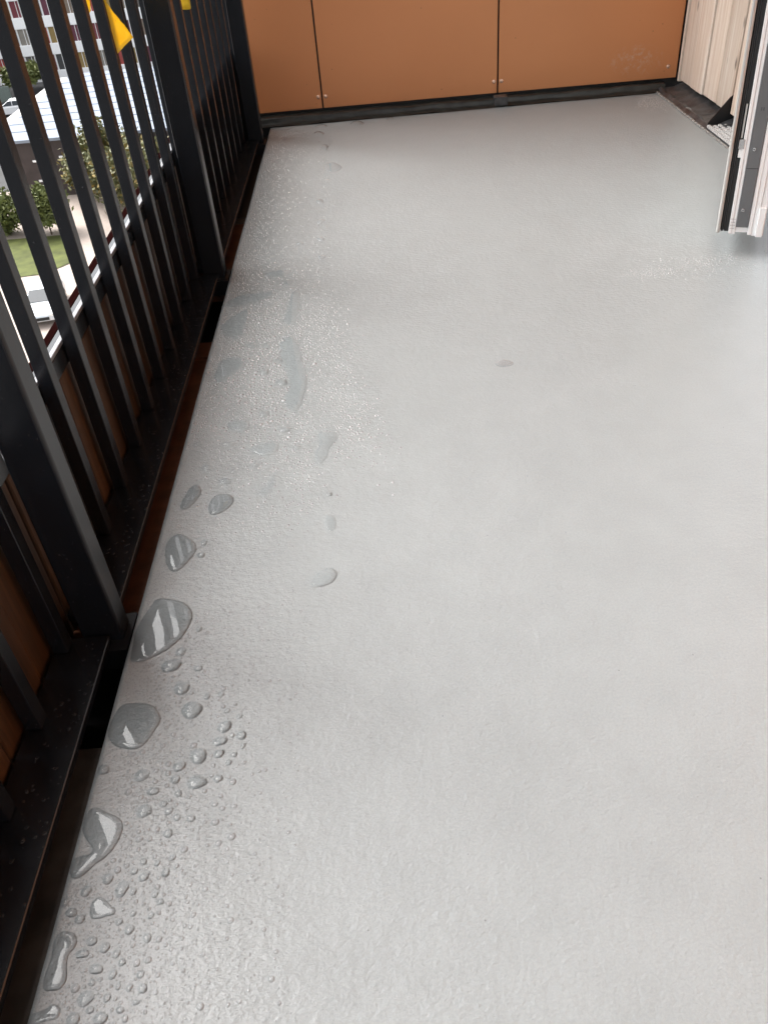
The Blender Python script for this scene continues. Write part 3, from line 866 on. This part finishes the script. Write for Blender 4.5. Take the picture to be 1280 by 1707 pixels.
def band(n, rlo, rhi, d0, sc, y0, y1):
    scatter(n, lambda: XE + 0.008 + d0 + nrg.exponential(sc), lambda: nrg.uniform(y0, y1),
            lambda: rlo + (rhi - rlo) * nrg.random() ** 2.2)
def blob(n, rlo, rhi, cx, cy, sx, sy, ang=0.0):
    ca, sa = math.cos(ang), math.sin(ang)
    st = {}
    def gx():
        a, b = nrg.normal() * sx, nrg.normal() * sy
        st['y'] = cy + a * sa + b * ca
        return cx + a * ca - b * sa
    scatter(n, gx, lambda: st['y'], lambda: rlo + (rhi - rlo) * nrg.random() ** 2.0)
band(150, 0.0024, 0.0050, 0.03, 0.045, 0.27, 0.62)
band(50, 0.0022, 0.0042, 0.04, 0.04, 0.60, 0.80)
band(1000, 0.0010, 0.0026, 0.02, 0.06, 0.27, 0.80)
band(2400, 0.0007, 0.0014, 0.0, 0.08, 0.27, 0.95)
band(900, 0.0006, 0.0013, 0.0, 0.06, 0.80, 1.25)
# beaded patch half way along the edge
blob(260, 0.0026, 0.0048, -0.25, 1.50, 0.038, 0.17)
blob(900, 0.0017, 0.0034, -0.235, 1.52, 0.048, 0.19)
blob(900, 0.0012, 0.0024, -0.27, 1.40, 0.07, 0.22)
blob(380, 0.0014, 0.0030, -0.10, 1.50, 0.024, 0.16, 0.12)
blob(220, 0.0014, 0.0030, -0.08, 1.24, 0.03, 0.07, 0.3)
blob(110, 0.0014, 0.0030, -0.155, 1.13, 0.014, 0.08)
band(900, 0.0014, 0.0030, 0.0, 0.035, 1.2, 2.2)
band(1300, 0.0018, 0.0036, 0.0, 0.035, 1.9, 3.3)
blob(60, 0.0016, 0.0034, -0.15, 2.2, 0.012, 0.4)
# spatter below the open door and in the far right corner
blob(230, 0.0013, 0.0032, 0.745, 1.80, 0.065, 0.03, 0.15)
blob(130, 0.0012, 0.0022, 0.62, 1.775, 0.03, 0.015)
blob(170, 0.0020, 0.0040, 1.035, 3.24, 0.03, 0.045)

def beads(name, items, label, normal='z', mat=None):
    base, fs0 = dome(3, 9, 0.4, (1, 0.9, 0.7, 0.4), 0.0)
    base = np.array(base); nb = len(base)
    fl = []
    V = np.zeros((len(items) * nb, 3))
    for i, (p, r, e, a) in enumerate(items):
        b = base.copy(); b[:, 0] *= e
        c_, s_ = math.cos(a), math.sin(a)
        x = b[:, 0] * c_ - b[:, 1] * s_; y = b[:, 0] * s_ + b[:, 1] * c_
        if normal == 'z': q = np.stack([x, y, b[:, 2]], 1)
        elif normal == 'x': q = np.stack([b[:, 2], x, y], 1)
        else: q = np.stack([x, -b[:, 2], y], 1)
        V[i * nb:(i + 1) * nb] = q * r + np.array(p)
        fl += [tuple(k + i * nb for k in f) for f in fs0]
    o = obj(name, mesh(name, V, fl, True), mat or M['drop'])
    return tag(o, label, 'water drops', kind='stuff')
def bd(sel): return [((x, y, 0), r, rnd.uniform(0.75, 1.05), rnd.uniform(-0.6, 0.6)) for x, y, r in fine if sel(x, y)]
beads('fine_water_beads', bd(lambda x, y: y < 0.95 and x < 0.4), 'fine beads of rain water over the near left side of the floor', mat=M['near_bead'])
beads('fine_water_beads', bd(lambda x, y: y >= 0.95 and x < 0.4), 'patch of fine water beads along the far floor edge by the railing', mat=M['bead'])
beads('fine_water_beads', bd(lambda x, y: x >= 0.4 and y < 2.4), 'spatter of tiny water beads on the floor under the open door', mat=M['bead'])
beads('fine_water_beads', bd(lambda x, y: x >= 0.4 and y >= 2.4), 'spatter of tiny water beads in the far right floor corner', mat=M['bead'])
it = []
for _ in range(700):
    y = nrg.uniform(0.3, 3.3)
    it.append(((nrg.uniform(-0.447, -0.405), y, 0.0), nrg.uniform(0.0006, 0.0030), 1.0, 0.0))
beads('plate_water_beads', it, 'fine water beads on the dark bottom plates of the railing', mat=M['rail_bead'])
it = []
for k in range(0, 3):
    for _ in range(70):
        it.append(((nrg.uniform(-0.437, -0.392), PY + PP * k, nrg.random() ** 1.5 * 0.6 + 0.01), nrg.uniform(0.0006, 0.0014), 1.0, 0.0))
for k in range(-2, 21):
    for _ in range(22):
        it.append(((nrg.uniform(-0.469, -0.4515), 0.8604 + 0.121 * k, nrg.random() ** 2 * 0.6 + 0.004), nrg.uniform(0.0005, 0.0013), 1.0, 0.0))
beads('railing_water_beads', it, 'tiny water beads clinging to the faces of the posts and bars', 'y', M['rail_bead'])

# ================================================================== THE STREET BELOW
def sheet(name, x0, x1, y0, y1, z, mat, nx=1, ny=1):
    vs, fs = [], []
    for j in range(ny + 1):
        for i in range(nx + 1): vs.append((x0 + (x1 - x0) * i / nx, y0 + (y1 - y0) * j / ny, z))
    for j in range(ny):
        for i in range(nx):
            a = j * (nx + 1) + i
            fs.append((a, a + 1, a + nx + 2, a + nx + 1))
    return tag(obj(name, mesh(name, vs, fs), mat), kind='structure')
sheet('ground', -900, 900, -200, 1500, GZ, M['asphalt'])
sheet('paved_court', -70, 12, 12, 66, GZ + 0.02, M['pavers'])
pts = [(-60, 48.4), (-22.2, 48.4), (-20.4, 48.6), (-19.2, 50.0), (-19.0, 52.0), (-20.2, 55.2), (-60, 55.2)]
tag(obj('lawn', mesh('lawn', [(x, y, GZ + 0.06) for x, y in pts], [tuple(range(len(pts)))]), M['lawn']), kind='structure')

# white slab block with window bands
ab = thing('apartment_building', 'white apartment block with window bands and coloured curtains beyond the trees', 'building', (0, 108.5, GZ))
curt = [plain('curtain_%d' % i, c_, 0.8, 0, 0.1, 2.0) for i, c_ in enumerate([(0.20, 0.155, 0.12), (0.16, 0.035, 0.045), (0.27, 0.19, 0.07), (0.12, 0.11, 0.10), (0.32, 0.06, 0.05), (0.12, 0.035, 0.055), (0.24, 0.22, 0.19), (0.06, 0.06, 0.06)])]
MB().box(-62, -12, 0.3, 14, 0, 14.5).build('core', M['white_paint'], ab)
win_me = mesh('window', *(lambda b: (b.v, b.f))(MB().box(0, 1.0, 0.06, 0.12, 0, 1.6)))
fr = MB()
for x0, x1, z0, z1 in ((-0.06, 0.0, -0.05, 1.65), (1.0, 1.06, -0.05, 1.65), (0, 1.0, -0.05, 0.0), (0, 1.0, 1.6, 1.65), (0.66, 0.71, 0, 1.6)):
    fr.box(x0, x1, 0.0, 0.14, z0, z1)
fr_me = mesh('frame', fr.v, fr.f)
for s in range(5):
    z0 = 2.75 * s
    box('spandrel', (-62, -12, -0.05, 0.28, z0, z0 + 1.08), M['white_paint'], ab)
    if s == 4: continue
    for i in range(42):
        x = -61.5 + i * 1.18
        me = win_me.copy(); me.materials.clear()
        w_ = obj('window', me, curt[(i * 5 + s * 3 + (i * i) % 7) % 8], ab, (x, 0.04, z0 + 1.1))
        obj('frame', fr_me, M['white_paint'], w_)

# low pavilion with a pale flat roof
pv = thing('pavilion', 'low dark brown pavilion with a pale flat roof below the balcony', 'building', (-27.4, 63.8, GZ))
MB().box(0.15, 16, 0.15, 23, 0.0, 3.95).build('wall', M['brownwall'], pv)
MB().box(-0.1, 16.2, -0.1, 23.4, 3.95, 4.15).build('roof', M['roof'], pv)
for k in range(1, 10):
    MB().box(-0.1, 16.2, k * 2.4, k * 2.4 + 0.06, 4.15, 4.19).build('roof_seam', M['roof'], pv)
MB().box(-1.6, -0.12, 0.5, 23.4, 3.5, 3.9).build('canopy_edge', M['concrete'], pv)
for x, z in ((2.6, 2.55), (2.6, 1.15), (4.6, 2.7), (5.3, 0.35), (0.6, 1.2)):
    MB().box(x, x + 0.95, 0.08, 0.146, z, z + 0.14).build('wall_light', M['white_paint'], pv)
for k in range(12):
    MB().box(0.3 + k * 1.25, 0.36 + k * 1.25, 0.10, 0.149, 0.05, 3.9).build('wall_batten', M['brownwall'], pv)

def tree(name, loc, h, crown, nleaf, ls, mat, label, cat='tree', trunk_h=None, group=None, seed=0):
    rr = random.Random(seed); ng = np.random.default_rng(seed)
    t = thing(name, label, cat, loc, 0, group)
    th_ = trunk_h if trunk_h else h * 0.5
    tb = MB(); tb.cyl((0, 0, 0), (0.05 * h * 0.3, 0, th_), 0.035 * h * 0.5, 0.02 * h * 0.5, 8)
    lims = []
    for k in range(7):
        a = rr.uniform(0, 6.28); z0 = th_ * rr.uniform(0.6, 1.0)
        q = (math.cos(a) * crown[0] * 0.6, math.sin(a) * crown[1] * 0.6, z0 + crown[2] * rr.uniform(0.2, 0.9))
        tb.cyl((0.015 * h, 0, z0), q, 0.012 * h * 0.5, 0.003 * h, 6); lims.append(q)
    tb.build('trunk', M['bark'], t)
    cz = h - crown[2]
    ncl = 34
    d = ng.normal(size=(ncl, 3)); d /= np.linalg.norm(d, axis=1)[:, None]
    cl = d * (ng.random((ncl, 1)) ** 0.45) * np.array(crown) * 0.85
    idx = ng.integers(0, ncl, nleaf)
    p = cl[idx] + ng.normal(size=(nleaf, 3)) * np.array(crown) * 0.16 + np.array([0, 0, cz])
    p[:, 2] = np.maximum(p[:, 2], 0.05)
    a = ng.normal(size=(nleaf, 3)); a /= np.linalg.norm(a, axis=1)[:, None]
    b = np.cross(a, ng.normal(size=(nleaf, 3))); b /= np.linalg.norm(b, axis=1)[:, None]
    sz = ls * (0.6 + 0.8 * ng.random((nleaf, 1)))
    V = np.stack([p - a * sz, p + b * sz * 0.45, p + a * sz, p - b * sz * 0.45], 1).reshape(-1, 3)
    F = np.arange(nleaf * 4).reshape(-1, 4)
    me = bpy.data.meshes.new('crown')
    me.from_pydata(V.tolist(), [], F.tolist())
    obj('crown', me, mat, t)
    return t
K = 18.8 / 16.8
tree('shrub', (-25.4, 56.4, GZ), 3.0, (2.3, 1.6, 1.5), 5000, 0.16, M['leaf_green'], 'round green shrub at the lawn edge seen through the first gap', 'shrub', 0.7, 'shrubs on the lawn', 1)
tree('shrub', (-21.9, 55.6, GZ), 3.3, (1.7, 1.5, 1.4), 4500, 0.16, M['leaf_green'], 'young green tree with a bare thin trunk on the lawn', 'tree', 1.3, 'shrubs on the lawn', 2)
for i, (x, y, h, r) in enumerate(((-18.4, 60.2, 5.6, 2.5), (-15.8, 56.5, 5.8, 2.6), (-20.6, 62.2, 3.8, 1.6), (-13.0, 53.5, 6.2, 2.8))):
    tree('garden_tree', (x, y, GZ), h, (r, r, h * 0.42), 9000, 0.17, M['leaf_olive'],
         ('olive tree with yellowing leaves in front of the pavilion corner', 'tall olive tree behind the bars near the yellow pennant',
          'low olive bush against the dark pavilion wall', 'olive tree nearest to the middle railing post')[i], 'tree', None, 'trees beside the pavilion', 10 + i)
for i, (x, y, h) in enumerate(((-42.5, 100, 7.0), (-46.5, 97, 8.0), (-38.2, 103.5, 3.0))):
    tree('street_tree', (x, y, GZ), h, (2.8, 2.8, h * 0.38), 5000, 0.25, M['leaf_green'],
         ('green street tree behind the white car', 'green street tree at the left picture edge', 'low green tree at the foot of the white block')[i], 'tree', None, 'street trees by the white block', 30 + i)
# hedge-backed green fence and street lamp by the far car
tag(box('street_wall', (-52, -38.5, 99.0, 99.3, GZ, GZ + 1.5), plain('grey_green_wall', (0.16, 0.19, 0.17), 0.8)), 'grey green wall behind the white car', 'wall')
sl = thing('street_lamp', 'thin pale street lamp with a round head beside the white car', 'lamp', (-38.9, 94.6, GZ))
MB().cyl((0, 0, 0), (0, 0, 3.6), 0.06, 0.04, 10).build('pole', M['alu'], sl)
bm = bmesh.new(); bmesh.ops.create_uvsphere(bm, u_segments=14, v_segments=8, radius=0.28)
me = bpy.data.meshes.new('lamp_globe'); bm.to_mesh(me); bm.free(); me.polygons.foreach_set('use_smooth', [True] * len(me.polygons))
obj('lamp_globe', me, M['white_paint'], sl, (0, 0, 3.8))

def car(loc, rz, paint, label):
    c_ = thing('parked_car', label, 'car', loc, rz, 'cars parked below the balcony')
    side = [(-2.12, 0.35), (-2.15, 0.62), (-2.02, 0.88), (-1.75, 0.95), (0.95, 0.93), (1.75, 0.82), (2.08, 0.66), (2.13, 0.36), (1.75, 0.22), (-1.8, 0.22)]
    cab = [(-1.95, 0.94), (-1.55, 1.36), (-0.9, 1.47), (0.1, 1.44), (1.05, 0.925)]
    b = MB().prism(side, 'y', -0.88, 0.88).build('body', paint, c_)
    md = b.modifiers.new('bevel', 'BEVEL'); md.width = 0.09; md.segments = 3
    vs = []
    n = len(cab)
    for s in (-1, 1):
        for x, z in cab: vs.append((x, s * (0.84 - 0.22 * (z - 0.94) / 0.53), z))
    fs = [(k, k + 1, n + k + 1, n + k) for k in range(n - 1)] + [tuple(range(n)), tuple(range(2 * n - 1, n - 1, -1))]
    cb = MB().add(vs, fs).build('cabin', paint, c_)
    md = cb.modifiers.new('bevel', 'BEVEL'); md.width = 0.05; md.segments = 2
    g = MB()
    for s in (-1, 1):
        q = [(-1.45, 1.0), (-1.25, 1.33), (-0.3, 1.40), (-0.3, 1.0)]; q2 = [(-0.22, 1.0), (-0.22, 1.40), (0.1, 1.385), (0.78, 1.0)]
        for poly in (q, q2):
            g.add([(x, s * (0.848 - 0.22 * (z - 0.94) / 0.53), z) for x, z in poly], [(0, 1, 2, 3)])
    g.add([(0.93, -0.74, 1.0), (0.93, 0.74, 1.0), (0.2, 0.6, 1.40), (0.2, -0.6, 1.40)], [(0, 1, 2, 3)])
    g.add([(-1.92, -0.7, 1.0), (-1.92, 0.7, 1.0), (-1.6, 0.6, 1.33), (-1.6, -0.6, 1.33)], [(0, 1, 2, 3)])
    gl = g.build('window', M['glass_dark'], c_, fix=False)
    md = gl.modifiers.new('thick', 'SOLIDIFY'); md.thickness = 0.02; md.offset = 1
    for x in (-1.35, 1.32):
        for s in (-1, 1):
            w_ = MB().cyl((x, s * 0.70, 0.32), (x, s * 0.89, 0.32), 0.32, None, 20).build('wheel', M['tyre'], c_)
            MB().cyl((x, s * 0.885, 0.32), (x, s * 0.90, 0.32), 0.20, 0.17, 14).build('rim', M['alu'], w_)
    for s in (-1, 1):
        MB().box(1.93, 2.115, s * 0.62 - 0.17, s * 0.62 + 0.17, 0.60, 0.73).build('headlight', M['lamp'], c_)
    MB().box(2.06, 2.135, -0.42, 0.42, 0.42, 0.58).build('grille', M['tyre'], c_)
    return c_
car((-18.55, 43.1, GZ + 0.02), math.radians(-80), M['carsilver'], 'silver car parked on the pale paving close below the railing')
car((-36.2, 92.6, GZ), math.radians(186), M['carwhite'], 'white car parked by the trees at the left picture edge')
